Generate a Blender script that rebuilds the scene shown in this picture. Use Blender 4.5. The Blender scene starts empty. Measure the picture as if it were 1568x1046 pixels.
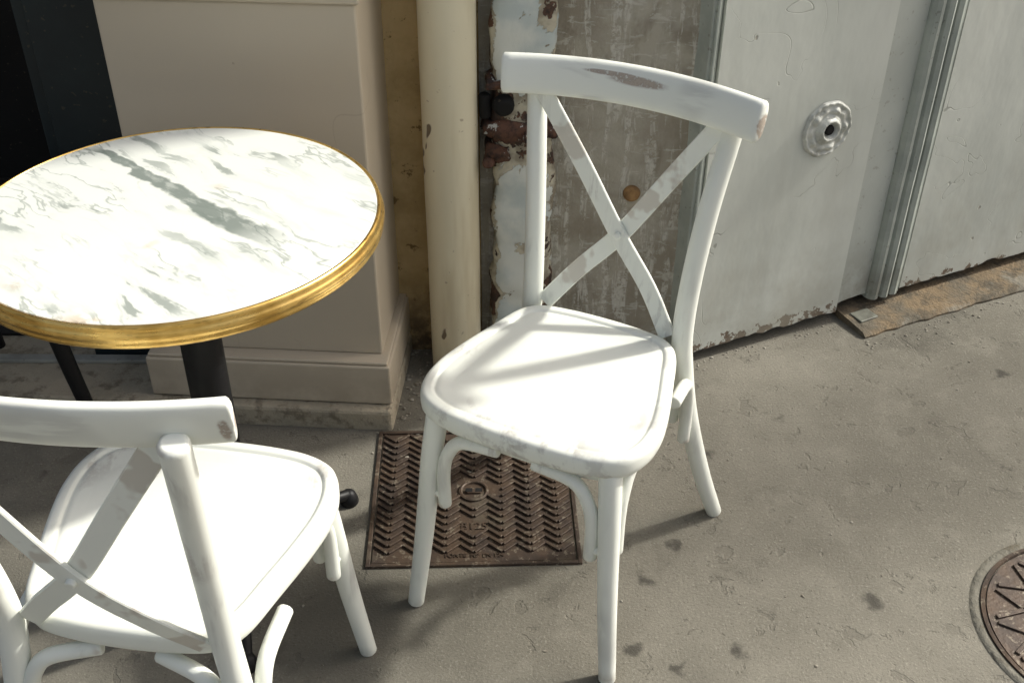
import bpy, bmesh, math, random
from mathutils import Vector, Matrix
from mathutils import noise as mn
random.seed(7)
S=bpy.context.scene
COL=S.collection

# ---------------------------------------------------------------- node helpers
class G:
    def __init__(s,name):
        s.m=bpy.data.materials.new(name); s.m.use_nodes=True
        s.t=s.m.node_tree; s.t.nodes.clear()
        s.out=s.t.nodes.new('ShaderNodeOutputMaterial')
        s.b=s.t.nodes.new('ShaderNodeBsdfPrincipled')
        s.t.links.new(s.b.outputs[0],s.out.inputs[0])
        s.tc=s.t.nodes.new('ShaderNodeTexCoord').outputs['Object']
    def put(s,sock,v):
        if v is None: return
        if isinstance(v,bpy.types.NodeSocket): s.t.links.new(v,sock)
        elif isinstance(v,(tuple,list)) and len(v)==3 and sock.type=='RGBA': sock.default_value=(*v,1)
        else: sock.default_value=v
    def map(s,scale=(1,1,1),rot=(0,0,0),loc=(0,0,0),vec=None):
        n=s.t.nodes.new('ShaderNodeMapping'); s.put(n.inputs['Vector'],vec or s.tc)
        n.inputs['Scale'].default_value=scale; n.inputs['Rotation'].default_value=rot; n.inputs['Location'].default_value=loc
        return n.outputs[0]
    def noise(s,scale,detail=3,rough=.55,dist=0,vec=None):
        n=s.t.nodes.new('ShaderNodeTexNoise'); s.put(n.inputs['Vector'],vec or s.tc)
        n.inputs['Scale'].default_value=scale;n.inputs['Detail'].default_value=detail
        n.inputs['Roughness'].default_value=rough;n.inputs['Distortion'].default_value=dist
        return n.outputs['Fac']
    def noisec(s,scale,detail=3,vec=None):
        n=s.t.nodes.new('ShaderNodeTexNoise'); s.put(n.inputs['Vector'],vec or s.tc)
        n.inputs['Scale'].default_value=scale;n.inputs['Detail'].default_value=detail
        return n.outputs['Color']
    def vor(s,scale,feature='F1',vec=None,rand=1):
        n=s.t.nodes.new('ShaderNodeTexVoronoi'); n.feature=feature; s.put(n.inputs['Vector'],vec or s.tc)
        n.inputs['Scale'].default_value=scale; n.inputs['Randomness'].default_value=rand
        return n.outputs['Distance']
    def step(s,f,a,b,lo=0.,hi=1.):
        n=s.t.nodes.new('ShaderNodeMapRange'); n.interpolation_type='SMOOTHSTEP'
        s.put(n.inputs['Value'],f)
        n.inputs['From Min'].default_value=a;n.inputs['From Max'].default_value=b
        n.inputs['To Min'].default_value=lo;n.inputs['To Max'].default_value=hi
        return n.outputs[0]
    def lin(s,f,a,b,lo=0.,hi=1.):
        n=s.t.nodes.new('ShaderNodeMapRange'); s.put(n.inputs['Value'],f)
        n.inputs['From Min'].default_value=a;n.inputs['From Max'].default_value=b
        n.inputs['To Min'].default_value=lo;n.inputs['To Max'].default_value=hi
        return n.outputs[0]
    def math(s,op,a,b=None,c=None):
        n=s.t.nodes.new('ShaderNodeMath'); n.operation=op
        s.put(n.inputs[0],a)
        if b is not None: s.put(n.inputs[1],b)
        if c is not None: s.put(n.inputs[2],c)
        return n.outputs[0]
    def mul(s,a,b): return s.math('MULTIPLY',a,b)
    def add(s,a,b): return s.math('ADD',a,b)
    def mix(s,f,a,b,mode='MIX'):
        n=s.t.nodes.new('ShaderNodeMix'); n.data_type='RGBA'; n.blend_type=mode
        s.put(n.inputs[0],f); s.put(n.inputs[6],a); s.put(n.inputs[7],b)
        return n.outputs[2]
    def sep(s,vec=None):
        n=s.t.nodes.new('ShaderNodeSeparateXYZ'); s.put(n.inputs[0],vec or s.tc); return n.outputs
    def bump(s,h,strength=.3,dist=.002,normal=None):
        n=s.t.nodes.new('ShaderNodeBump'); n.inputs['Strength'].default_value=strength
        n.inputs['Distance'].default_value=dist; s.put(n.inputs['Height'],h)
        if normal is not None: s.put(n.inputs['Normal'],normal)
        return n.outputs[0]
    def vadd(s,a,b):
        n=s.t.nodes.new('ShaderNodeVectorMath'); n.operation='ADD'; s.put(n.inputs[0],a); s.put(n.inputs[1],b); return n.outputs[0]
    def vscale(s,a,k):
        n=s.t.nodes.new('ShaderNodeVectorMath'); n.operation='SCALE'; s.put(n.inputs[0],a); n.inputs[3].default_value=k; return n.outputs[0]
    def pointy(s):
        return s.t.nodes.new('ShaderNodeNewGeometry').outputs['Pointiness']
    def done(s,col,rough=.6,normal=None,metal=0.,spec=.5,coat=None):
        s.put(s.b.inputs['Base Color'],col); s.put(s.b.inputs['Roughness'],rough)
        s.put(s.b.inputs['Metallic'],metal); s.put(s.b.inputs['Specular IOR Level'],spec)
        if normal is not None: s.put(s.b.inputs['Normal'],normal)
        return s.m

# ---------------------------------------------------------------- materials
def m_white_paint(name,stretch,seed,spots=(),th=.60,seat=False):
    """distressed paint; stretch = noise scale per axis so the wear follows the wood; spots=(x,z,rx,rz) deliberate rub-throughs"""
    g=G(name)
    q=g.map(loc=(seed,seed*.7,seed*1.3))
    st=g.noise(34,4,.6,.3,g.map(stretch,loc=(seed,0,seed)))
    fine=g.noise(150,3,.7)
    big=g.noise(7,2,.5,0,q)
    m=g.mul(g.step(big,th-.02,th+.09),g.step(st,.50,.62))
    o=g.sep()
    if seat:   # rubbed mostly along the rim
        rx=g.math('DIVIDE',o[0],.196); ry=g.math('DIVIDE',o[1],.19)
        rr=g.math('POWER',g.add(g.math('POWER',g.math('ABSOLUTE',rx),3.),g.math('POWER',g.math('ABSOLUTE',ry),3.)),.333)
        rim=g.step(rr,.70,.90)
        m=g.mul(m,rim)
    m=g.mul(m,.62)
    for (sx,sz,rx,rz) in spots:
        dx=g.math('DIVIDE',g.math('SUBTRACT',o[0],sx),rx); dz=g.math('DIVIDE',g.math('SUBTRACT',o[2],sz),rz)
        dd=g.add(g.mul(dx,dx),g.mul(dz,dz)); dd=g.add(dd,g.mul(g.math('SUBTRACT',st,.5),2.2))
        m=g.math('MAXIMUM',m,g.step(dd,.35,1.0,1,0))
    m=g.mul(m,g.step(fine,.32,.52,.55,1))
    edge=g.step(g.pointy(),.53,.58)
    chips=g.mul(edge,g.step(g.noise(12,3,.6,0,q),.55,.61))
    base=g.mix(g.noise(8,2,.5,0,q),(.85,.87,.805),(.79,.815,.75))
    gf=g.mul(g.step(g.noise(6,2,.5,.0,g.map(loc=(3+seed,1,7))),.49,.64),g.step(st,.45,.60))
    if seat: gf=g.mul(gf,g.lin(rim,0,1,.15,1))
    c=g.mix(g.mul(gf,.40),base,(.43,.43,.41))
    core=g.step(m,.50,.95)
    c=g.mix(g.mul(m,.68),c,(.39,.36,.335))
    c=g.mix(g.mul(core,.6),c,g.mix(g.step(fine,.4,.6),(.24,.16,.11),(.40,.30,.22)))
    c=g.mix(g.mul(chips,.6),c,(.37,.28,.21))
    n=g.bump(g.noise(90,2,.5,.0,g.map(stretch)),.15,.001)
    return g.done(c,g.lin(st,0,1,.38,.58),n,spec=.4)
def build_marble(cx,cy):
    g=G('white_marble'); th=math.radians(41)
    def rc(x,y):
        x-=cx;y-=cy
        return x*math.cos(th)-y*math.sin(th), x*math.sin(th)+y*math.cos(th)
    v=g.map(rot=(0,0,th))
    warp=g.vscale(g.vadd(g.noisec(8,4),(-.5,-.5,-.5)),.055)
    v2=g.vadd(v,warp)
    n1=g.noise(5.5,4,.55,.1,g.map((.9,3.6,1),loc=(.4,.9,0),vec=v2))
    a1=g.math('ABSOLUTE',g.math('SUBTRACT',n1,.5))
    fine=g.step(a1,0,.022,1,0)
    mask=g.step(g.noise(5,2,.5,0,g.map((1,1.6,1),loc=(4.2,1.7,0),vec=v)),.41,.55)
    n2=g.noise(6.5,6,.60,.1,g.map((1,4.2,1),loc=(9,3,0),vec=v2))
    soft=g.step(n2,.50,.68)
    soft=g.mul(soft,g.step(g.noise(3.6,2,.5,0,g.map(loc=(1,8,0))),.34,.56,.35,1))
    dk=g.mul(g.step(n2,.595,.645),g.step(g.noise(4.4,2,.5,0,g.map(loc=(6,2,0))),.38,.50))
    x0,y0=rc(-.69,1.66); x1,y1=rc(-.36,1.36)
    w=g.sep(g.vadd(v,g.vscale(g.vadd(g.noisec(15,5),(-.5,-.5,-.5)),.06)))
    ym=(y0+y1)/2
    d=g.math('ABSOLUTE',g.math('SUBTRACT',w[1],ym))
    wid=g.lin(w[0],x0,x1,.009,.025)
    core=g.math('SUBTRACT',1.0,g.math('DIVIDE',d,wid)); core=g.step(core,0,.35)
    e1=g.step(w[0],x0-.02,x0+.04); e2=g.step(w[0],x1-.05,x1+.05,1,0)
    core=g.mul(core,g.mul(e1,e2))
    core=g.mul(core,g.step(g.noise(20,4,.6,0,g.map((1,2.5,1),vec=v)),.32,.50,.6,1))
    c=g.mix(g.noise(4,2),(.80,.82,.765),(.74,.77,.715))
    c=g.mix(g.mul(soft,.36),c,(.36,.41,.375))
    c=g.mix(g.mul(dk,.62),c,(.165,.20,.18))
    c=g.mix(g.mul(g.mul(fine,mask),.60),c,(.21,.25,.225))
    c=g.mix(g.mul(core,.88),c,(.155,.19,.17))
    tan=g.mul(g.step(g.noise(9,2,.5,0,g.map(loc=(2.3,5.1,0))),.63,.72),g.step(g.noise(40,3),.45,.6))
    c=g.mix(g.mul(tan,.5),c,(.55,.38,.22))
    return g.done(c,g.lin(g.noise(30,2),.3,.7,.34,.46),g.bump(g.noise(8,1),.03,.002),spec=.35)
def m_brass():
    g=G('aged_brass')
    st=g.noise(30,4,.6,.2,g.map((1,1,6)))
    c=g.mix(g.step(g.noise(14,3,.6),.4,.65),(.86,.58,.19),(.62,.38,.10))
    c=g.mix(g.mul(g.step(st,.56,.70),.6),c,(.27,.15,.04))
    return g.done(c,g.lin(st,.3,.7,.22,.42),g.bump(st,.2,.0008),metal=.9)
def m_black(name='black_cast_iron',c=(.010,.010,.011),r=.45):
    g=G(name); return g.done(c,g.lin(g.noise(40),.3,.7,r-.08,r+.12),g.bump(g.noise(120,2),.1,.0006),spec=.3)
def m_ground():
    g=G('pavement_asphalt')
    n1=g.noise(1.4,3,.55); n2=g.noise(9,6,.68); n3=g.noise(190,3,.75)
    c=g.mix(g.step(n1,.35,.65),(.205,.192,.158),(.155,.145,.118))
    c=g.mix(g.mul(g.step(n2,.48,.64),.4),c,(.245,.230,.190))
    c=g.mix(g.mul(g.step(n2,.30,.46,1,0),.35),c,(.105,.097,.078))
    c=g.mix(g.mul(g.step(g.noise(3.4,5,.68,.3,g.map(loc=(5,2,0))),.56,.72),.62),c,(.075,.069,.056))
    c=g.mix(g.mul(g.step(n3,.57,.69),.5),c,(.38,.365,.31))
    c=g.mix(g.mul(g.step(n3,.30,.43,1,0),.55),c,(.055,.051,.042))
    jit=g.vscale(g.noisec(34,3),.05)
    sp=g.vor(6.5,vec=g.vadd(g.tc,jit))
    c=g.mix(g.mul(g.step(sp,.03,.14,1,0),.78),c,(.042,.039,.033))
    sp2=g.vor(4.3,vec=g.vadd(g.map(loc=(3.3,1.7,0)),jit))
    c=g.mix(g.mul(g.step(sp2,.035,.05,1,0),.5),c,(.36,.345,.30))
    # broad oily stains
    sp3=g.vor(1.35,vec=g.vadd(g.map(loc=(.45,.3,0)),g.vscale(g.noisec(7,4),.22)))
    c=g.mix(g.mul(g.step(sp3,.08,.30,1,0),.45),c,(.06,.055,.045))
    # shallow scabs where the top skin has come off
    e=g.noise(16,4,.6,.5,g.map(loc=(2,9,0)))
    pit=g.step(e,.61,.64)
    c=g.mix(g.mul(pit,.25),c,(.10,.092,.075))
    h=g.add(g.mul(n3,.5),g.mul(pit,-.30))
    h=g.add(h,g.mul(n2,.5))
    n=g.bump(h,.7,.006)
    return g.done(c,.85,n,spec=.25)
def m_plain(name,c1,c2,rough=.6,scale=4,b=.25,bs=60,spec=.4,dirt=None,dirtc=(.1,.08,.05)):
    g=G(name)
    c=g.mix(g.step(g.noise(scale,4,.6),.35,.65),c1,c2)
    if dirt:
        z=g.sep()[2]
        dm=g.mul(g.step(z,0,dirt,1,0),g.step(g.noise(12,4,.7),.3,.6))
        c=g.mix(g.mul(dm,.7),c,dirtc)
    c=g.mix(g.mul(g.step(g.noise(70,2,.6),.66,.70),.35),c,dirtc)
    return g.done(c,rough,g.bump(g.noise(bs,3,.6),b,.002),spec=spec)
def m_taupe():
    g=G('taupe_paint')
    c=g.mix(g.noise(2.,2),(.60,.525,.41),(.53,.46,.355))
    sp=g.step(g.vor(16,vec=g.vadd(g.tc,g.vscale(g.noisec(20,2),.03))),.03,.045,1,0)
    c=g.mix(g.mul(sp,g.step(g.noise(5,2),.55,.6)),c,(.33,.27,.2))
    sc=g.math('ABSOLUTE',g.math('SUBTRACT',g.noise(4,2,.4,.6),.5))
    c=g.mix(g.mul(g.mul(g.step(sc,0,.0035,1,0),g.step(g.noise(3,2),.56,.62)),.4),c,(.37,.295,.22))
    z=g.sep()[2]
    c=g.mix(g.mul(g.mul(g.step(z,.03,.20,1,0),g.step(g.noise(10,4,.65),.35,.65)),.5),c,(.30,.24,.17))
    return g.done(c,.42,g.bump(g.noise(16,2),.15,.003),spec=.4)
def m_ochre():
    g=G('ochre_render')
    n=g.noise(7,5,.65); z=g.sep()[2]
    c=g.mix(g.step(n,.35,.65),(.60,.45,.235),(.44,.32,.15))
    c=g.mix(g.step(g.noise(24,4,.7),.60,.66),c,(.20,.14,.06))
    c=g.mix(g.mul(g.step(z,.02,.22,1,0),g.step(g.noise(14,4,.7),.3,.6)),c,(.12,.085,.05))
    return g.done(c,.85,g.bump(g.noise(45,5,.7),.9,.008),spec=.2)
def m_pipe():
    g=G('cream_pipe_paint')
    c=g.mix(g.noise(3,3),(.80,.74,.56),(.70,.635,.46))
    dr=g.step(g.noise(10,4,.6,0,g.map((1.,1.,.12))),.48,.62)
    c=g.mix(g.mul(dr,.5),c,(.53,.44,.28))
    ch=g.step(g.noise(10,3,.55,.3,g.map((1,1,.55),loc=(1.1,0,2.4))),.66,.675)
    c=g.mix(g.mul(ch,.9),c,(.12,.08,.05))
    ch2=g.step(g.noise(60,2,.5),.715,.745)
    c=g.mix(g.mul(ch2,.5),c,(.25,.17,.1))
    n=g.bump(g.noise(14,3,.5,0,g.map((1,1,.4))),.5,.005)
    return g.done(c,.42,n,spec=.4)
def m_concrete():
    g=G('stained_old_plaster')
    n=g.noise(5,6,.68,.3)
    c=g.mix(g.step(n,.36,.64),(.46,.43,.36),(.32,.285,.225))
    c=g.mix(g.mul(g.step(g.noise(7,5,.65,.3,g.map((1,1,.5),loc=(4,4,1))),.52,.64),.6),c,(.20,.17,.125))
    dr=g.step(g.noise(40,5,.65,.5,g.map((1,1,.10))),.50,.60)
    dr=g.mul(dr,g.step(g.noise(60,4,.75),.40,.56))
    c=g.mix(g.mul(dr,.75),c,(.68,.665,.60))
    hz=g.step(g.noise(55,4,.65,.6,g.map((.35,.35,1.3))),.58,.64)
    c=g.mix(g.mul(hz,.5),c,(.62,.61,.55))
    h=g.add(g.noise(50,5,.7),g.mul(dr,.3))
    return g.done(c,.85,g.bump(h,.7,.006),spec=.2)
def m_peeling():
    g=G('peeling_white_blue_paint')
    s=g.sep()
    n=g.noise(12,5,.68,.4)
    left=g.step(s[0],-.050,-.018,.25,0)
    right=g.step(s[0],.030,.065,0,.14)
    hot=g.mul(g.step(s[2],.48,.55),g.step(s[2],.66,.72,.15,0))
    f=g.add(g.add(n,left),g.add(hot,right))
    white=g.mix(g.step(g.noise(8,4),.42,.6),(.70,.72,.67),(.52,.575,.56))
    rust=g.mix(g.step(g.noise(40,4,.7),.4,.6),(.13,.07,.045),(.05,.035,.028))
    under=g.mix(g.step(g.noise(22,3),.4,.6),(.54,.50,.39),(.30,.265,.20))
    m1=g.step(f,.585,.60); m2=g.step(f,.71,.73)
    c=g.mix(m1,white,under); c=g.mix(m2,c,rust)
    b=g.bump(g.add(m1,m2),.9,-.003); b=g.bump(g.noise(60,4,.7),.4,.003,b)
    return g.done(c,.65,b,spec=.3)
def m_rust():
    g=G('rusty_iron')
    n=g.noise(38,5,.7)
    c=g.mix(g.step(n,.38,.62),(.125,.062,.040),(.035,.024,.021))
    c=g.mix(g.step(g.noise(16,5,.7,0,g.map(loc=(2,2,2))),.54,.57),c,(.50,.50,.46))
    return g.done(c,.75,g.bump(n,.9,.006),spec=.3)
def m_door():
    g=G('weathered_door_paint')
    s=g.sep()
    c=g.mix(g.step(g.noise(2.2,4,.55),.3,.7),(.68,.70,.64),(.58,.605,.55))
    dr=g.step(g.noise(9,4,.6,0,g.map((1,1,.14))),.50,.70)
    c=g.mix(g.mul(dr,.25),c,(.45,.46,.41))
    sc=g.math('ABSOLUTE',g.math('SUBTRACT',g.noise(5.5,2,.5,1.0),.5))
    scm=g.mul(g.step(sc,0,.0045,1,0),g.step(g.noise(3.4,2,.5,0,g.map(loc=(2,0,5))),.48,.56))
    c=g.mix(g.mul(scm,.6),c,(.30,.30,.26))
    dots=g.mul(g.step(g.vor(11,vec=g.vadd(g.tc,g.vscale(g.noisec(40,2),.02))),.04,.07,1,0),g.step(g.noise(4,2),.47,.53))
    c=g.mix(g.mul(dots,.7),c,(.27,.24,.19))
    z=s[2]
    wear=g.add(g.step(z,.035,.10,.28,0),g.noise(30,5,.7))
    wm=g.step(wear,.74,.78)
    c=g.mix(wm,c,(.17,.125,.09))
    grime=g.mul(g.step(z,.02,.5,1,0),g.step(g.noise(6,4,.65),.35,.7))
    c=g.mix(g.mul(grime,.5),c,(.40,.38,.31))
    b=g.bump(g.noise(7,4,.55,0,g.map((1,1,.6))),.35,.008)
    b=g.bump(g.add(scm,g.add(dots,wm)),.6,-.0012,b)
    return g.done(c,.55,b,spec=.3)
def m_coverplate():
    g=G('rusty_cast_cover')
    n=g.noise(14,4,.65)
    c=g.mix(g.step(n,.35,.65),(.105,.073,.052),(.058,.042,.033))
    c=g.mix(g.mul(g.step(g.noise(80,3,.7),.56,.66),.6),c,(.29,.25,.19))
    c=g.mix(g.mul(g.step(g.noise(7,4,.7,0,g.map(loc=(3,3,0))),.55,.65),.5),c,(.15,.125,.09))
    return g.done(c,g.lin(n,.3,.7,.34,.6),g.bump(g.noise(150,3),.5,.0015),metal=.3,spec=.5)
def m_stone(name,c1,c2,cd=(.10,.085,.06)):
    g=G(name)
    c=g.mix(g.step(g.noise(6,5,.65),.35,.65),c1,c2)
    c=g.mix(g.mul(g.step(g.noise(18,4,.7),.50,.64),.7),c,cd)
    h=g.add(g.noise(12,4,.6),g.mul(g.noise(90,3,.7),.35))
    return g.done(c,.85,g.bump(h,.8,.012),spec=.2)
def m_sill():
    g=G('sandstone_sill')
    n=g.noise(7,6,.7)
    c=g.mix(g.step(n,.38,.60),(.215,.160,.100),(.135,.118,.090))
    c=g.mix(g.mul(g.step(g.noise(22,5,.75,0,g.map(loc=(1,4,2))),.48,.60),.7),c,(.085,.075,.058))
    c=g.mix(g.mul(g.step(g.noise(5,4,.7,0,g.map(loc=(6,4,2))),.56,.64),.6),c,(.25,.235,.195))
    return g.done(c,.9,g.bump(g.add(g.noise(14,5,.7),g.mul(g.noise(110,3,.7),.4)),.8,.012),spec=.15)

M=dict(brass=m_brass(),black=m_black(),ground=m_ground(),taupe=m_taupe(),ochre=m_ochre(),
 pipe=m_pipe(),conc=m_concrete(),peel=m_peeling(),rust=m_rust(),door=m_door(),cover=m_coverplate(),
 step=m_stone('limestone_step',(.46,.40,.30),(.37,.33,.25),(.17,.145,.105)),sill=m_sill(),
 teal=m_plain('dark_teal_paint',(.012,.022,.026),(.008,.015,.019),.4,spec=.4),
 dark=m_plain('dark_interior',(.006,.006,.006),(.004,.004,.004),.8),
 doorgrey=m_plain('grey_green_frame_paint',(.43,.465,.42),(.33,.36,.33),.55,9,.5,40,dirt=.2),
 stile=m_plain('pale_grey_stile_paint',(.56,.585,.535),(.48,.505,.46),.55,4,.4,30,dirt=.25,dirtc=(.25,.22,.17)),
 cast=m_plain('painted_cast_metal',(.60,.61,.56),(.42,.43,.39),.5,30,.5,120),
 metal=m_plain('dull_steel',(.40,.40,.36),(.28,.28,.25),.35,12),
 plate=m_plain('dirty_zinc',(.17,.175,.145),(.11,.11,.09),.5,30,.4,90),
 collar=m_stone('cover_collar_concrete',(.21,.20,.165),(.16,.152,.125)))

# ---------------------------------------------------------------- mesh helpers
def obj(name,verts,faces,mat,parent=None,smooth=False,sharp=None):
    me=bpy.data.meshes.new(name); me.from_pydata(verts,[],faces); me.update()
    bm=bmesh.new(); bm.from_mesh(me); bmesh.ops.recalc_face_normals(bm,faces=bm.faces); bm.to_mesh(me); bm.free()
    if smooth:
        for p in me.polygons: p.use_smooth=len(p.vertices)<=4
    if sharp: me.set_sharp_from_angle(angle=math.radians(sharp))
    o=bpy.data.objects.new(name,me); COL.objects.link(o); me.materials.append(mat)
    if parent: o.parent=parent
    return o
def empty(name,loc=(0,0,0),rz=0):
    e=bpy.data.objects.new(name,None); e.location=loc; e.rotation_euler=(0,0,rz); COL.objects.link(e); e.empty_display_size=.1; return e
class MB:
    def __init__(s): s.v=[];s.f=[]
    def add(s,v,f):
        k=len(s.v); s.v+=[tuple(x) for x in v]; s.f+=[tuple(i+k for i in q) for q in f]
    def box(s,x0,x1,y0,y1,z0,z1,bev=0,mat=None):
        bm=bmesh.new(); bmesh.ops.create_cube(bm,size=1)
        for v in bm.verts: v.co=Vector(((x0+x1)/2+v.co.x*(x1-x0),(y0+y1)/2+v.co.y*(y1-y0),(z0+z1)/2+v.co.z*(z1-z0)))
        if bev: bmesh.ops.bevel(bm,geom=bm.edges[:]+bm.verts[:],offset=bev,segments=2,affect='EDGES',profile=.5)
        if mat: bmesh.ops.transform(bm,matrix=mat,verts=bm.verts)
        bm.verts.index_update(); s.add([v.co[:] for v in bm.verts],[[v.index for v in f.verts] for f in bm.faces]); bm.free()
    def tube(s,pts,rad,sides=20,sub=6,flat=None):
        P=[Vector(p) for p in pts]
        if not isinstance(rad,(list,tuple)): rad=[rad]*len(P)
        Q=[];R=[]
        for i in range(len(P)-1):
            p0=P[max(i-1,0)];p1=P[i];p2=P[i+1];p3=P[min(i+2,len(P)-1)]
            if i==0: p0=p1*2-p2
            if i+2>=len(P): p3=p2*2-p1
            for k in range(sub):
                t=k/sub
                Q.append(.5*((2*p1)+(p2-p0)*t+(2*p0-5*p1+4*p2-p3)*t*t+(3*p1-p0-3*p2+p3)*t**3)); R.append(rad[i]*(1-t)+rad[i+1]*t)
        Q.append(P[-1]);R.append(rad[-1])
        T0=(Q[0]-Q[1]).normalized();T1=(Q[-1]-Q[-2]).normalized()
        Q=[Q[0]+T0*R[0]*.28,Q[0]+T0*R[0]*.2]+Q+[Q[-1]+T1*R[-1]*.2,Q[-1]+T1*R[-1]*.28]; R=[R[0]*.66,R[0]*.88]+R+[R[-1]*.88,R[-1]*.66]
        tan=[(Q[min(i+1,len(Q)-1)]-Q[max(i-1,0)]).normalized() for i in range(len(Q))]
        up=Vector((1,0,0)) if abs(tan[0].x)<.8 else Vector((0,1,0))
        n=(up-tan[0]*up.dot(tan[0])).normalized(); v=[];f=[]
        for i in range(len(Q)):
            n=(n-tan[i]*n.dot(tan[i])).normalized(); b=tan[i].cross(n)
            for k in range(sides):
                a=2*math.pi*k/sides; v.append(Q[i]+(n*math.cos(a)+b*math.sin(a))*R[i])
        for i in range(len(Q)-1):
            for k in range(sides):
                k2=(k+1)%sides; f.append((i*sides+k,i*sides+k2,(i+1)*sides+k2,(i+1)*sides+k))
        f.append(tuple(range(sides))); f.append(tuple((len(Q)-1)*sides+k for k in range(sides)))
        s.add(v,f)
    def lathe(s,prof,c=(0,0,0),seg=96,capb=True,capt=True):
        v=[];f=[];n=len(prof)
        for r,z in prof:
            for k in range(seg):
                a=2*math.pi*k/seg; v.append((c[0]+r*math.cos(a),c[1]+r*math.sin(a),c[2]+z))
        for i in range(n-1):
            for k in range(seg):
                k2=(k+1)%seg; f.append((i*seg+k,i*seg+k2,(i+1)*seg+k2,(i+1)*seg+k))
        if capb: f.append(tuple(range(seg)))
        if capt: f.append(tuple((n-1)*seg+k for k in range(seg)))
        s.add(v,f)
    def loft(s,rings,closed=True,caps=True):
        v=[];f=[];n=len(rings[0])
        for r in rings: v+=list(r)
        for i in range(len(rings)-1):
            for k in range(n if closed else n-1):
                k2=(k+1)%n; f.append((i*n+k,i*n+k2,(i+1)*n+k2,(i+1)*n+k))
        if caps: f.append(tuple(range(n))); f.append(tuple((len(rings)-1)*n+k for k in range(n)))
        s.add(v,f)
    def make(s,name,mat,parent=None,smooth=False,sharp=None): return obj(name,s.v,s.f,mat,parent,smooth,sharp)

def catmull(P,sub,closed=False):
    out=[];n=len(P)
    P=[Vector(p) for p in P]
    for i in range(n if closed else n-1):
        if closed: p0,p1,p2,p3=P[i-1],P[i],P[(i+1)%n],P[(i+2)%n]
        else:
            p1,p2=P[i],P[i+1]; p0=P[i-1] if i>0 else p1*2-p2; p3=P[i+2] if i+2<n else p2*2-p1
        for k in range(sub):
            t=k/sub
            out.append(.5*((2*p1)+(p2-p0)*t+(2*p0-5*p1+4*p2-p3)*t*t+(3*p1-p0-3*p2+p3)*t**3))
    if not closed: out.append(P[-1])
    return out

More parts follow.
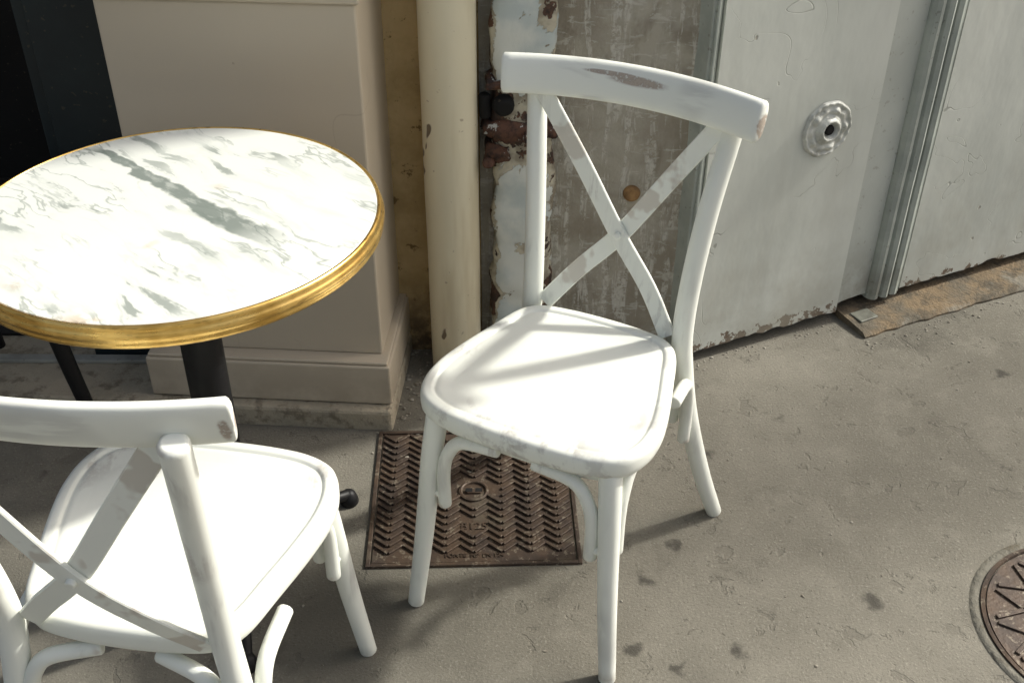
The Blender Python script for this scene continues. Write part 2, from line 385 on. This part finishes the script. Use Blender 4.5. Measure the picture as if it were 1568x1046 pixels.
# ---------------------------------------------------------------- bistro chair
def chair(name,x,y,w,mats,back=True,dz=0.0):
    E=empty(name,(x,y,0),w)
    mseat,mleg,mrail,mstrap=mats
    half=[(0,-.180),(.065,-.177),(.118,-.166),(.148,-.135),(.168,-.07),(.187,0),(.198,.06),(.196,.112),(.178,.153),(.142,.176),(.085,.187)]
    full=half+[(0,.190)]+[(-a,b) for a,b in half[:0:-1]]
    O=[Vector((p.x,p.y)) for p in catmull([(a,b,0) for a,b in full],6,True)]
    n=len(O)
    nor=[]
    for i in range(n):
        d=(O[(i+1)%n]-O[i-1]).normalized(); nor.append(Vector((-d.y,d.x)))
    def ring(ins,z): return [(O[i].x+nor[i].x*ins,O[i].y+nor[i].y*ins,z) for i in range(n)]
    prof=[(.012,.4175),(.004,.419),(.001,.424),(0,.432),(0,.444),(.0012,.450),(.004,.4538),(.009,.4555),(.0165,.4558),(.0195,.4552),(.0215,.4528),(.0235,.4520),(.026,.4528),(.029,.4536),(.034,.4535),(.05,.452)]
    b=MB(); b.loft([ring(*p) for p in prof]); b.make('seat',mseat,E,True)
    b=MB(); b.loft([ring(.026,.396),ring(.022,.398),ring(.022,.4172)]); b.make('seat_ring',mseat,E,True)
    b=MB()
    for s in (-1,1):
        b.tube([(s*.150,.150,.419),(s*.158,.162,.33),(s*.170,.177,.17),(s*.186,.193,.004)],[.0185,.018,.0165,.0145])
        if back:
            b.tube([(s*.219,-.273,.004),(s*.192,-.233,.13),(s*.163,-.200,.28),(s*.147,-.184,.40),(s*.1415,-.181,.47),(s*.144,-.190,.57),(s*.153,-.210,.69),(s*.166,-.236,.80),(s*.169,-.243,.832)],
               [.0150,.0165,.0175,.018,.018,.0175,.0172,.0165,.0165])
        else:
            b.tube([(s*.150,-.150,.419),(s*.158,-.162,.33),(s*.170,-.177,.17),(s*.186,-.193,.004)],[.0185,.018,.0165,.0145])
    b.make('legs_and_back_posts',mleg,E,True)
    b=MB()
    def bracket(leg,d,zl=.265,run=.10):
        L=Vector(leg); d=Vector((*d,0)).normalized(); o=.031
        hk=.402-zl
        pts=[L+d*o+Vector((0,0,zl-.020)),L+d*o+Vector((0,0,zl+hk*.37)),L+d*(o+.010)+Vector((0,0,zl+hk*.69)),L+d*(o+.036)+Vector((0,0,zl+hk*.93)),L+d*(o+run)+Vector((0,0,.402))]
        b.tube(pts,[.0112]*5,14)
        z=Vector((0,0,zl)); b.tube([L+z,L+d*o*1.2+z],.0085,10,2)
    for s in (-1,1):
        fl=(s*.163,.167,0)
        bracket(fl,(-s,.02)); bracket(fl,(s*.02,-1))
        if back:
            bl=(s*.166,-.202,0)
            bracket(bl,(s*.05,1),.265,.10); bracket(bl,(-s,.30),.285,.10)
    b.make('bentwood_brackets',mleg,E,True)
    if not back: return E
    b=MB(); rings=[]; NS=36; hl=.2145
    for i in range(NS+1):
        t=-1+2*i/NS; X=hl*t
        yc=-.209-.038*(1-t*t); zc=.852+dz+.003*(1-t*t)
        dy=.038*2*t/hl; nrm=Vector((-dy,1,0)).normalized()
        sec=[]
        for k in range(28):
            a=2*math.pi*k/28; ca,sa=math.cos(a),math.sin(a)
            yy=.0130*math.copysign(abs(ca)**.7,ca); zz=.031*math.copysign(abs(sa)**.72,sa)
            if yy<0: yy*=.8
            sec.append((yy-.22*zz,zz))
        rings.append([Vector((X,yc,zc))+nrm*p[0]+Vector((0,0,p[1])) for p in sec])
    def endring(r,ex,k):
        c=sum(r,Vector())/len(r); return [c+(p-c)*k+Vector((ex,0,0)) for p in r]
    rings=[endring(rings[0],-.0042,.80),endring(rings[0],-.0025,.93)]+rings+[endring(rings[-1],.0025,.93),endring(rings[-1],.0042,.80)]
    b.loft(rings); b.make('top_rail',mrail,E,True,60)
    b=MB()
    for s in (-1,1):
        off=.0035*s
        P=catmull([(s*.150,-.229,.826),(s*.075,-.229,.712),(0,-.222,.597),(-s*.066,-.205,.520),(-s*.118,-.178,.452)],8)
        rings=[]
        for i,p in enumerate(P):
            t=(P[min(i+1,len(P)-1)]-P[max(i-1,0)]).normalized()
            nn=Vector((0,1,.12)); side=t.cross(nn).normalized(); nn=side.cross(t).normalized()
            w2=.0155; h2=.0034; q=p+nn*off
            rings.append([q+side*w2*a+nn*h2*c for a,c in ((-1,-.5),(-.9,-1),(.9,-1),(1,-.5),(1,.5),(.9,1),(-.9,1),(-1,.5))])
        b.loft(rings)
    b2=MB(); b2.tube([(0,-.233,.596),(0,-.211,.600)],.0062,16,2)
    b.make('crossed_back_straps',mstrap,E,True,40); b2.make('rivet',mstrap,E,True)
    return E
def whites(tag,seed,spots,spots_leg=()):
    return (m_white_paint('white_paint_seat_'+tag,(1,.5,1),seed,(),.50,True),
            m_white_paint('white_paint_legs_'+tag,(1,1,.14),seed+2,spots_leg,.55),
            m_white_paint('white_paint_rail_'+tag,(.14,1,1),seed+5,spots,.62),
            m_white_paint('white_paint_straps_'+tag,(2.2,2.2,.3),seed+9,(),.60))
chair('bistro_chair',.0826,1.4319,2.6772,whites('a',1.3,((-.012,.866,.062,.0085),(.035,.872,.055,.0045),(-.2185,.842,.007,.026))))
chair('bistro_chair',-.457,1.070,-.150,whites('b',6.1,((.213,.835,.008,.02),)),True,-.010)
bk=M['black']
chair('black_stool',-1.16,1.80,math.radians(50),(bk,bk,bk,bk),False)

# ---------------------------------------------------------------- table
TX,TY,TZ=-.4997,1.4346,.7434
T=empty('bistro_table',(TX,TY,0))
marble=build_marble(TX,TY)
b=MB(); b.lathe([(.29,TZ-.024),(.2975,TZ-.024),(.2975,TZ-.0015),(.296,TZ)],seg=160); b.make('marble_top',marble,T,True,40)
b=MB()
b.lathe([(.2978,TZ-.034),(.2978,TZ-.001),(.2990,TZ+.0008),(.3015,TZ+.0005),(.3035,TZ-.002),(.3045,TZ-.006),(.3040,TZ-.0085),(.3060,TZ-.0105),(.3075,TZ-.0155),(.3070,TZ-.0205),(.3045,TZ-.0230),(.3055,TZ-.0255),(.3050,TZ-.0305),(.3020,TZ-.034),(.2978,TZ-.034)],seg=160,capb=False,capt=False)
b.make('brass_rim',M['brass'],T,True)
b=MB(); b.lathe([(.285,TZ-.044),(.290,TZ-.042),(.290,TZ-.0345),(.1,TZ-.0245)],seg=96); b.make('under_board',M['black'],T,True,40)
b=MB(); b.lathe([(.05,.10),(.052,.13),(.040,.16),(.034,.19),(.033,.22),(.033,.60),(.036,.64),(.06,.685),(.10,.698)],seg=40)
for k in range(3):
    a=math.radians(43+120*k); c,s=math.cos(a),math.sin(a)
    b.tube([(.02*c,.02*s,.15),(.07*c,.07*s,.135),(.14*c,.14*s,.075),(.20*c,.20*s,.036),(.240*c,.240*s,.022)],[.024,.020,.016,.012,.011],14)
    b.lathe([(.017,0),(.019,.004),(.018,.012),(.013,.026),(.006,.032)],(.242*c,.242*s,0),24)
b.make('iron_pedestal',M['black'],T,True,50)
b=MB()
for k in range(2):
    m=Matrix.Rotation(math.radians(43+90*k),4,'Z'); b.box(-.24,.24,-.02,.02,TZ-.054-k*.001,TZ-.0445-k*.001,0,m)
b.make('top_bracket',M['black'],T)

# ---------------------------------------------------------------- ground
obj('pavement',[(-60,-60,0),(60,-60,0),(60,60,0),(-60,60,0)],[(0,1,2,3)],M['ground'])

# ---------------------------------------------------------------- left facade
E=empty('shopfront')
a=math.radians(-3.6)
Mp=Matrix.Translation((-.275,1.886,0))@Matrix.Rotation(a,4,'Z')
H=3.4
P=empty('painted_pilaster')
b=MB()
b.box(-.468,0,0,.40,.158,.905,.004,Mp)
b.box(-.476,.008,-.008,.40,.906,.935,.004,Mp)
b.box(-.484,.016,-.016,.40,.936,.965,.004,Mp)
b.box(-.470,.002,-.002,.40,.966,H,.004,Mp)
b.make('shaft',M['taupe'],P)
b=MB(); b.box(-.505,.020,-.038,.40,.052,.150,.004,Mp); b.box(-.500,.015,-.033,.40,.1505,.158,.003,Mp); b.make('plinth',M['taupe'],P)
b=MB(); b.box(-1.4,.022,-.062,.42,-.05,.050,.008,Mp); b.make('limestone_step',M['step'])
b=MB(); b.box(-.80,-.02,2.125,2.5,-.05,H); b.make('ochre_wall',M['ochre'])
b=MB()
b.box(-.925,-.752,2.04,2.4,.076,H,.003); b.box(-.95,-.752,2.02,2.4,.051,.075,.003)
b.make('teal_jamb',M['teal'],E)
b=MB(); b.box(-.955,-.93,2.06,2.10,.051,H,.004); b.box(-4,-2.6,2.04,2.4,0,H); b.make('teal_frame',M['teal'],E)
b=MB(); b.box(-2.6,-.955,2.9,3.0,0,H); b.make('interior_back',M['dark'],E)
b=MB(); b.box(-2.6,-.93,2.101,2.9,.0505,.056); b.make('interior_floor',M['dark'],E)
b=MB(); b.box(-1.3,-.77,1.992,2.016,.0505,.060,.002); b.make('threshold_strip',M['metal'],E)

# ---------------------------------------------------------------- drain pipe
b=MB()
zs=[i*.02 for i in range(165)]; rings=[]
for z in zs:
    rr=[]
    for k in range(48):
        t=2*math.pi*k/48; r=.0565+.0012*mn.noise(Vector((math.cos(t)*.8,math.sin(t)*.8,z*5)))
        rr.append((-.128+r*math.cos(t),2.060+r*math.sin(t),z))
    rings.append(rr)
b.loft(rings); b.make('drain_pipe',M['pipe'],None,True)

# ---------------------------------------------------------------- old wall and peeling post
def heightwall(name,p0,p1,z0,z1,nx,nz,amp,mat,seed=0):
    p0=Vector((*p0,0));p1=Vector((*p1,0));d=(p1-p0); nrm=Vector((d.y,-d.x,0)).normalized()
    v=[];f=[]
    for j in range(nz+1):
        for i in range(nx+1):
            p=p0+d*(i/nx)+Vector((0,0,z0+(z1-z0)*j/nz))
            h=mn.fractal(p*9+Vector((seed,0,0)),1.,2.,4)*amp
            v.append(p+nrm*h)
    for j in range(nz):
        for i in range(nx):
            k=j*(nx+1)+i; f.append((k,k+1,k+nx+2,k+nx+1))
    return obj(name,v,f,mat,None,True)
heightwall('old_plaster_wall',(-.07,2.118),(.386,2.100),-.02,3.4,60,300,.006,M['conc'],3)
PO=empty('peeling_post',(0,0,0))
b=MB(); rings=[]
def post_ring(z):
    r=[]
    for k in range(40):
        a=2*math.pi*k/40; ca,sa=math.cos(a),math.sin(a)
        x=.020+.064*math.copysign(abs(ca)**.45,ca); y=2.085+.036*math.copysign(abs(sa)**.6,sa)
        h=mn.fractal(Vector((x,y,z))*14,1.,2.,4)*.006
        r.append((x+h*ca*1.8,y+h*sa,z))
    return r
zz=0
while zz<3.3: rings.append(post_ring(zz)); zz+=.012 if zz<1.2 else .05
b.loft(rings); b.make('post',M['peel'],PO,True)
b=MB()
def band(z0,z1,g,x0=-.052,x1=.09):
    rr=[]
    for z,gg in ((z0,g*.3),(z0+.004,g*.8),((z0+z1)/2,g),(z1-.004,g*.8),(z1,g*.3)):
        r=[]
        for k in range(48):
            a=2*math.pi*k/48; ca,sa=math.cos(a),math.sin(a)
            x=(x0+x1)/2+((x1-x0)/2+gg)*math.copysign(abs(ca)**.45,ca); y=2.083+(.040+gg)*math.copysign(abs(sa)**.6,sa)
            h=mn.fractal(Vector((x,y,z))*30,1.,2.,3)*.009
            r.append((x+h,y+h,z+h*1.1))
        rr.append(r)
    b.loft(rr)
band(.690,.706,.006,-.052,.088); band(.580,.614,.011,-.054,.086); band(.530,.566,.004,-.055,-.005)
b.tube([(-.050,2.045,.53),(-.052,2.030,.535)],[.013,.011],12,2); b.tube([(.03,2.035,.594),(.03,2.020,.594)],[.014,.011],6,2)
b.make('rusty_bands',M['rust'],PO,True)
b=MB(); b.tube([(-.020,2.055,.652),(-.018,2.042,.650)],[.024,.020],16,2); b.tube([(-.056,2.06,.625),(-.058,2.058,.67)],[.012,.012],10,2)
b.make('hole_shade_stubs',M['dark'],PO,True)  # solid near-black stubs, colour stands for shade in the hole and gap
b=MB(); b.tube([(.255,2.115,.43),(.255,2.100,.43)],[.022,.018],20,2); b.make('wall_plug',m_plain('orange_wood_plug',(.36,.21,.085),(.20,.11,.045),.7,30,.6),None,True)

# ---------------------------------------------------------------- carriage door (right)
D=empty('carriage_door',(.405,2.070,0),math.radians(25.2))
def jag_panel(name,x0,x1,z0,z1,yf,th,mat,amp=.006,nx=90):
    v=[];f=[];nz=50
    for j in range(nz+1):
        for i in range(nx+1):
            x=x0+(x1-x0)*i/nx; t=j/nz
            zb=z0+amp*mn.fractal(Vector((x*22,z0,1)),1.,2.,4)+(.012*max(0,mn.noise(Vector((x*9,5,2))) ))
            z=zb+(z1-zb)*t**1.6
            v.append((x,yf+.0012*mn.noise(Vector((x*6,z*3,0))),z))
    for j in range(nz):
        for i in range(nx):
            k=j*(nx+1)+i; f.append((k,k+1,k+nx+2,k+nx+1))
    base=len(v)
    for i in range(nx+1): v.append((v[i][0],yf+th,v[i][2]))
    for i in range(nx): f.append((i,base+i,base+i+1,i+1))
    for col in (0,nx):
        b0=len(v)
        for j in range(nz+1):
            q=v[j*(nx+1)+col]; v.append((q[0],yf+th,q[2]))
        for j in range(nz): f.append((j*(nx+1)+col,(j+1)*(nx+1)+col,b0+j+1,b0+j))
    return obj(name,v,f,mat,D,True,40)
jag_panel('left_leaf',0,.436,.030,3.3,0,.05,M['door'])
jag_panel('right_leaf',.632,3.2,.045,3.3,0,.05,M['door'],.006,300)
jag_panel('stile',.438,.531,.045,3.3,.010,.04,M['stile'],.004,30)
b=MB()
prof=[(.531,.03),(.531,.004),(.536,-.006),(.545,-.012),(.555,-.010),(.560,-.002),(.563,-.001),(.567,-.010),(.577,-.016),(.587,-.010),(.590,.002),(.593,.002),(.596,-.008),(.606,-.013),(.615,-.010),(.617,-.003),(.626,-.003),(.6315,.002),(.6315,.03)]
rings=[[(x+.0015*mn.noise(Vector((z*8,1,1))),y,z) for x,y in prof] for z in [.040+i*.05 for i in range(66)]]
b.loft(rings); b.make('moulding',M['doorgrey'],D)
b=MB(); b.box(-.026,-.004,.004,.06,.0,3.3,.003); b.box(-.020,-.0135,-.003,.02,.0,3.3,.002); b.make('door_frame',M['doorgrey'],D)
b=MB(); b.box(-.03,3.2,.056,.12,-.02,3.3); b.make('dark_backing',M['dark'],D)
R0=.065; v=[];f=[];NR=34;NA=120
for i in range(NR+1):
    q=i/NR
    for k in range(NA):
        a=2*math.pi*k/NA; R=R0*(1+.014*math.cos(10*a)+.006*math.cos(3*a))
        r=R*q
        h=.003+.004*math.exp(-((q-.90)/.05)**2)*(1+.3*math.cos(20*a))
        h+=.005*math.exp(-((q-.66)/.10)**2)*(1+.55*math.cos(5*a+.4))+.002*math.cos(10*a)*math.exp(-((q-.70)/.12)**2)
        h+=.014*math.exp(-((q-.33)/.11)**2)+.003*math.exp(-((q-.48)/.03)**2)
        if q<.2: h=.008*q/.2
        if q>.97: h=0
        v.append((r*math.cos(a),-h,r*math.sin(a)))
for i in range(NR):
    for k in range(NA):
        k2=(k+1)%NA; f.append((i*NA+k,i*NA+k2,(i+1)*NA+k2,(i+1)*NA+k))
o=obj('rosette',v,f,M['cast'],D,True); o.location=(.300,-.001,.540)
b=MB(); b.tube([(.300,-.002,.540),(.300,-.0105,.540)],.012,20,2); b.make('rosette_hole',M['dark'],D,True)
b=MB(); NSL=160; rings=[]
for i in range(NSL+1):
    x=.455+2.6*i/NSL; yf=-.092+.010*mn.fractal(Vector((x*14,0,0)),1.,2.,4)-.01*(i/NSL)
    zt=.014+.002*mn.fractal(Vector((x*12,3,0)),1.,2.,4)
    rings.append([(x,yf,-.02),(x,yf-.001,zt*.4),(x,yf+.010,zt),(x,-.03,zt+.004),(x,.054,zt+.006),(x,.054,-.02)])
b.loft(rings); b.make('stone_sill',M['sill'],D,True,50)
b=MB(); b.box(.47,.525,-.078,-.035,.010,.021,.002,Matrix.Rotation(.05,4,'Z')); b.make('sill_plate',M['plate'],D)

# ---------------------------------------------------------------- rectangular access cover
A=empty('access_cover',(-.075,1.625,0),math.radians(2.0))
b=MB(); W,L=.384,.370
b.box(-W/2,W/2,-L/2,L/2,-.02,.003); b.make('plate',M['cover'],A)
b=MB()
for (x0,x1,y0,y1) in ((-W/2-.011,-W/2-.003,-L/2-.011,L/2+.011),(W/2+.003,W/2+.011,-L/2-.011,L/2+.011),(-W/2-.003,W/2+.003,-L/2-.011,-L/2-.003),(-W/2-.003,W/2+.003,L/2+.003,L/2+.011)):
    b.box(x0,x1,y0,y1,-.02,.006,.001)
b.make('frame',M['cover'],A)
b=MB(); px=.0272; py=.0190
for i in range(14):
    for j in range(18):
        x=(i-6.5)*px; y=(j-8.0)*py
        if (x*x/.0020+ (y-.005)**2/.0012)<1: continue
        if abs(x)<.040 and -.112<y<-.075: continue
        if y<-.155 or y>.178: continue
        m=Matrix.Translation((x,y,.0055))@Matrix.Rotation(math.radians(40 if i%2 else -40),4,'Z')
        b.box(-.0165,.0165,-.0030,.0030,-.003,.0024,.0010,m)
b.make('chevron_bars',M['cover'],A)
b=MB(); b.lathe([(.030,.003),(.030,.007),(.026,.008),(.024,.007),(.023,.004)],(0,.005,0),40,capb=False,capt=False); b.box(-.014,.014,-.002,.012,.003,.0075,.001); b.make('lifting_eye',M['cover'],A,True,40)
b=MB(); b.box(-.017,-.003,.0,.010,.0076,.0082);b.box(.003,.017,.0,.010,.0076,.0082); b.make('eye_slots',M['dark'],A)
def text(name,s,loc,size,rz,mat,parent,ext=.0008):
    c=bpy.data.curves.new(name,'FONT'); c.body=s; c.size=size; c.extrude=ext; c.align_x='CENTER'; c.align_y='CENTER'
    o=bpy.data.objects.new(name,c); COL.objects.link(o); o.location=loc; o.rotation_euler=(0,0,rz); c.materials.append(mat); o.parent=parent; return o
text('rating_text','B125',(0,-.094,.0042),.026,0,M['cover'],A)
text('maker_text','FONTE  NF  EN 124',(0,-.171,.0042),.013,0,M['cover'],A)

# ---------------------------------------------------------------- round manhole cover
C=empty('manhole_cover',(1.045,1.285,0),0)
b=MB(); b.lathe([(.228,-.004),(.222,.003),(.212,.004),(.206,.002)],seg=96,capb=False,capt=False); b.make('collar',M['collar'],C,True)
b=MB(); b.lathe([(.2055,-.01),(.2055,.006),(.199,.007),(.197,.003)],seg=96,capb=False,capt=False); b.lathe([(.195,-.01),(.195,.0045),(.01,.0045)],seg=96); b.make('disc',M['cover'],C,True,40)
b=MB()
for k in range(28):
    a=2*math.pi*k/28
    b.box(.125,.185,-.0045,.0045,.0035,.0085,.001,Matrix.Rotation(a,4,'Z')@(Matrix.Translation((.155,0,0))@Matrix.Rotation(.5 if k%2 else -.5,4,'Z')@Matrix.Translation((-.155,0,0))))
for k in range(14):
    a=2*math.pi*(k+.3)/14; b.box(.05,.105,-.006,.006,.0035,.0085,.001,Matrix.Rotation(a,4,'Z'))
b.lathe([(.118,.003),(.118,.0085),(.112,.0085),(.112,.003)],seg=96,capb=False,capt=False)
b.make('raised_pattern',M['cover'],C,False)

# ---------------------------------------------------------------- loose grit
b=MB()
def pebble(x,y,z,r):
    bm=bmesh.new(); bmesh.ops.create_icosphere(bm,subdivisions=1,radius=r)
    sc=Vector((random.uniform(.7,1.4),random.uniform(.7,1.2),random.uniform(.4,.7)))
    for v in bm.verts: v.co=Vector((v.co.x*sc.x,v.co.y*sc.y,v.co.z*sc.z))*random.uniform(.8,1.2)+Vector((x,y,z+r*.3))
    bm.verts.index_update(); b.add([v.co[:] for v in bm.verts],[[v.index for v in f.verts] for f in bm.faces]); bm.free()
for k in range(300):
    x=random.uniform(-1.2,1.8); y=random.uniform(.9,2.2)
    if y>2.07+.47*(x-.405)-.03 and x>.3: continue
    if x<-.25 and y>1.80: continue
    pebble(x,y,0,random.choice([.0012,.0016,.002,.003]))
for k in range(200):
    pebble(random.gauss(-.19,.05),random.gauss(1.98,.09),0,random.uniform(.0015,.006))
for k in range(160):
    t=random.uniform(0,1.4); off=abs(random.gauss(0,.02))
    x=.405+.905*t+.4258*off; y=2.07+.4258*t-.905*off
    if t>.44: x+=.045; y-=.095
    pebble(x,y,0,random.uniform(.001,.004))
b.make('loose_grit',m_plain('grit',(.34,.32,.27),(.15,.13,.1),.8,90))

# ---------------------------------------------------------------- unseen lamp post, added so its soft shadow crosses the pavement
SL=empty('shadow_lamp_post',(8.40,4.82,0))
b=MB(); b.lathe([(.16,0),(.16,.25),(.12,.32),(.10,.9),(.085,1.0),(.08,4.0),(.075,7.0),(.05,7.05)],seg=32)
b.lathe([(.05,7.05),(.16,7.12),(.19,7.35),(.10,7.5),(.02,7.6)],seg=24); b.make('pole_and_lantern',M['black'],SL,True,40)

# ---------------------------------------------------------------- light, sky, camera
az,el=math.radians(22.0),math.radians(40)
d=Vector((-math.cos(el)*math.cos(az),-math.cos(el)*math.sin(az),-math.sin(el)))
L=bpy.data.lights.new('sun','SUN'); L.energy=4.2; L.angle=math.radians(3.0); L.color=(1,.97,.89)
o=bpy.data.objects.new('sun',L); COL.objects.link(o); o.rotation_euler=d.to_track_quat('-Z','Y').to_euler(); o.location=(5,2,6)
W=bpy.data.worlds.new('World'); S.world=W; W.use_nodes=True; nt=W.node_tree
sky=nt.nodes.new('ShaderNodeTexSky'); sky.sky_type='NISHITA'; sky.sun_disc=False; sky.sun_elevation=el; sky.sun_rotation=math.radians(90-22.0)
sky.dust_density=7; sky.air_density=1.15; sky.ozone_density=.8
hs=nt.nodes.new('ShaderNodeHueSaturation'); hs.inputs['Saturation'].default_value=.6
nt.links.new(sky.outputs[0],hs.inputs['Color'])
bg=nt.nodes['Background']; bg.inputs[1].default_value=.15; nt.links.new(hs.outputs[0],bg.inputs[0])
S.view_settings.view_transform='Standard'; S.view_settings.look='None'; S.view_settings.exposure=0

f,th,ro,Hc=1675.9955,.6147,.0056,1.5246
cam=bpy.data.cameras.new('camera'); cam.sensor_width=36; cam.lens=f/1568*36; cam.clip_end=500; cam.clip_start=.02
co=bpy.data.objects.new('camera',cam); COL.objects.link(co); S.camera=co
R=Matrix(((1,0,0),(0,math.sin(th),-math.cos(th)),(0,math.cos(th),math.sin(th))))
R=R@Matrix.Rotation(ro,3,'Z')
co.matrix_world=Matrix.Translation((0,0,Hc))@R.to_4x4()
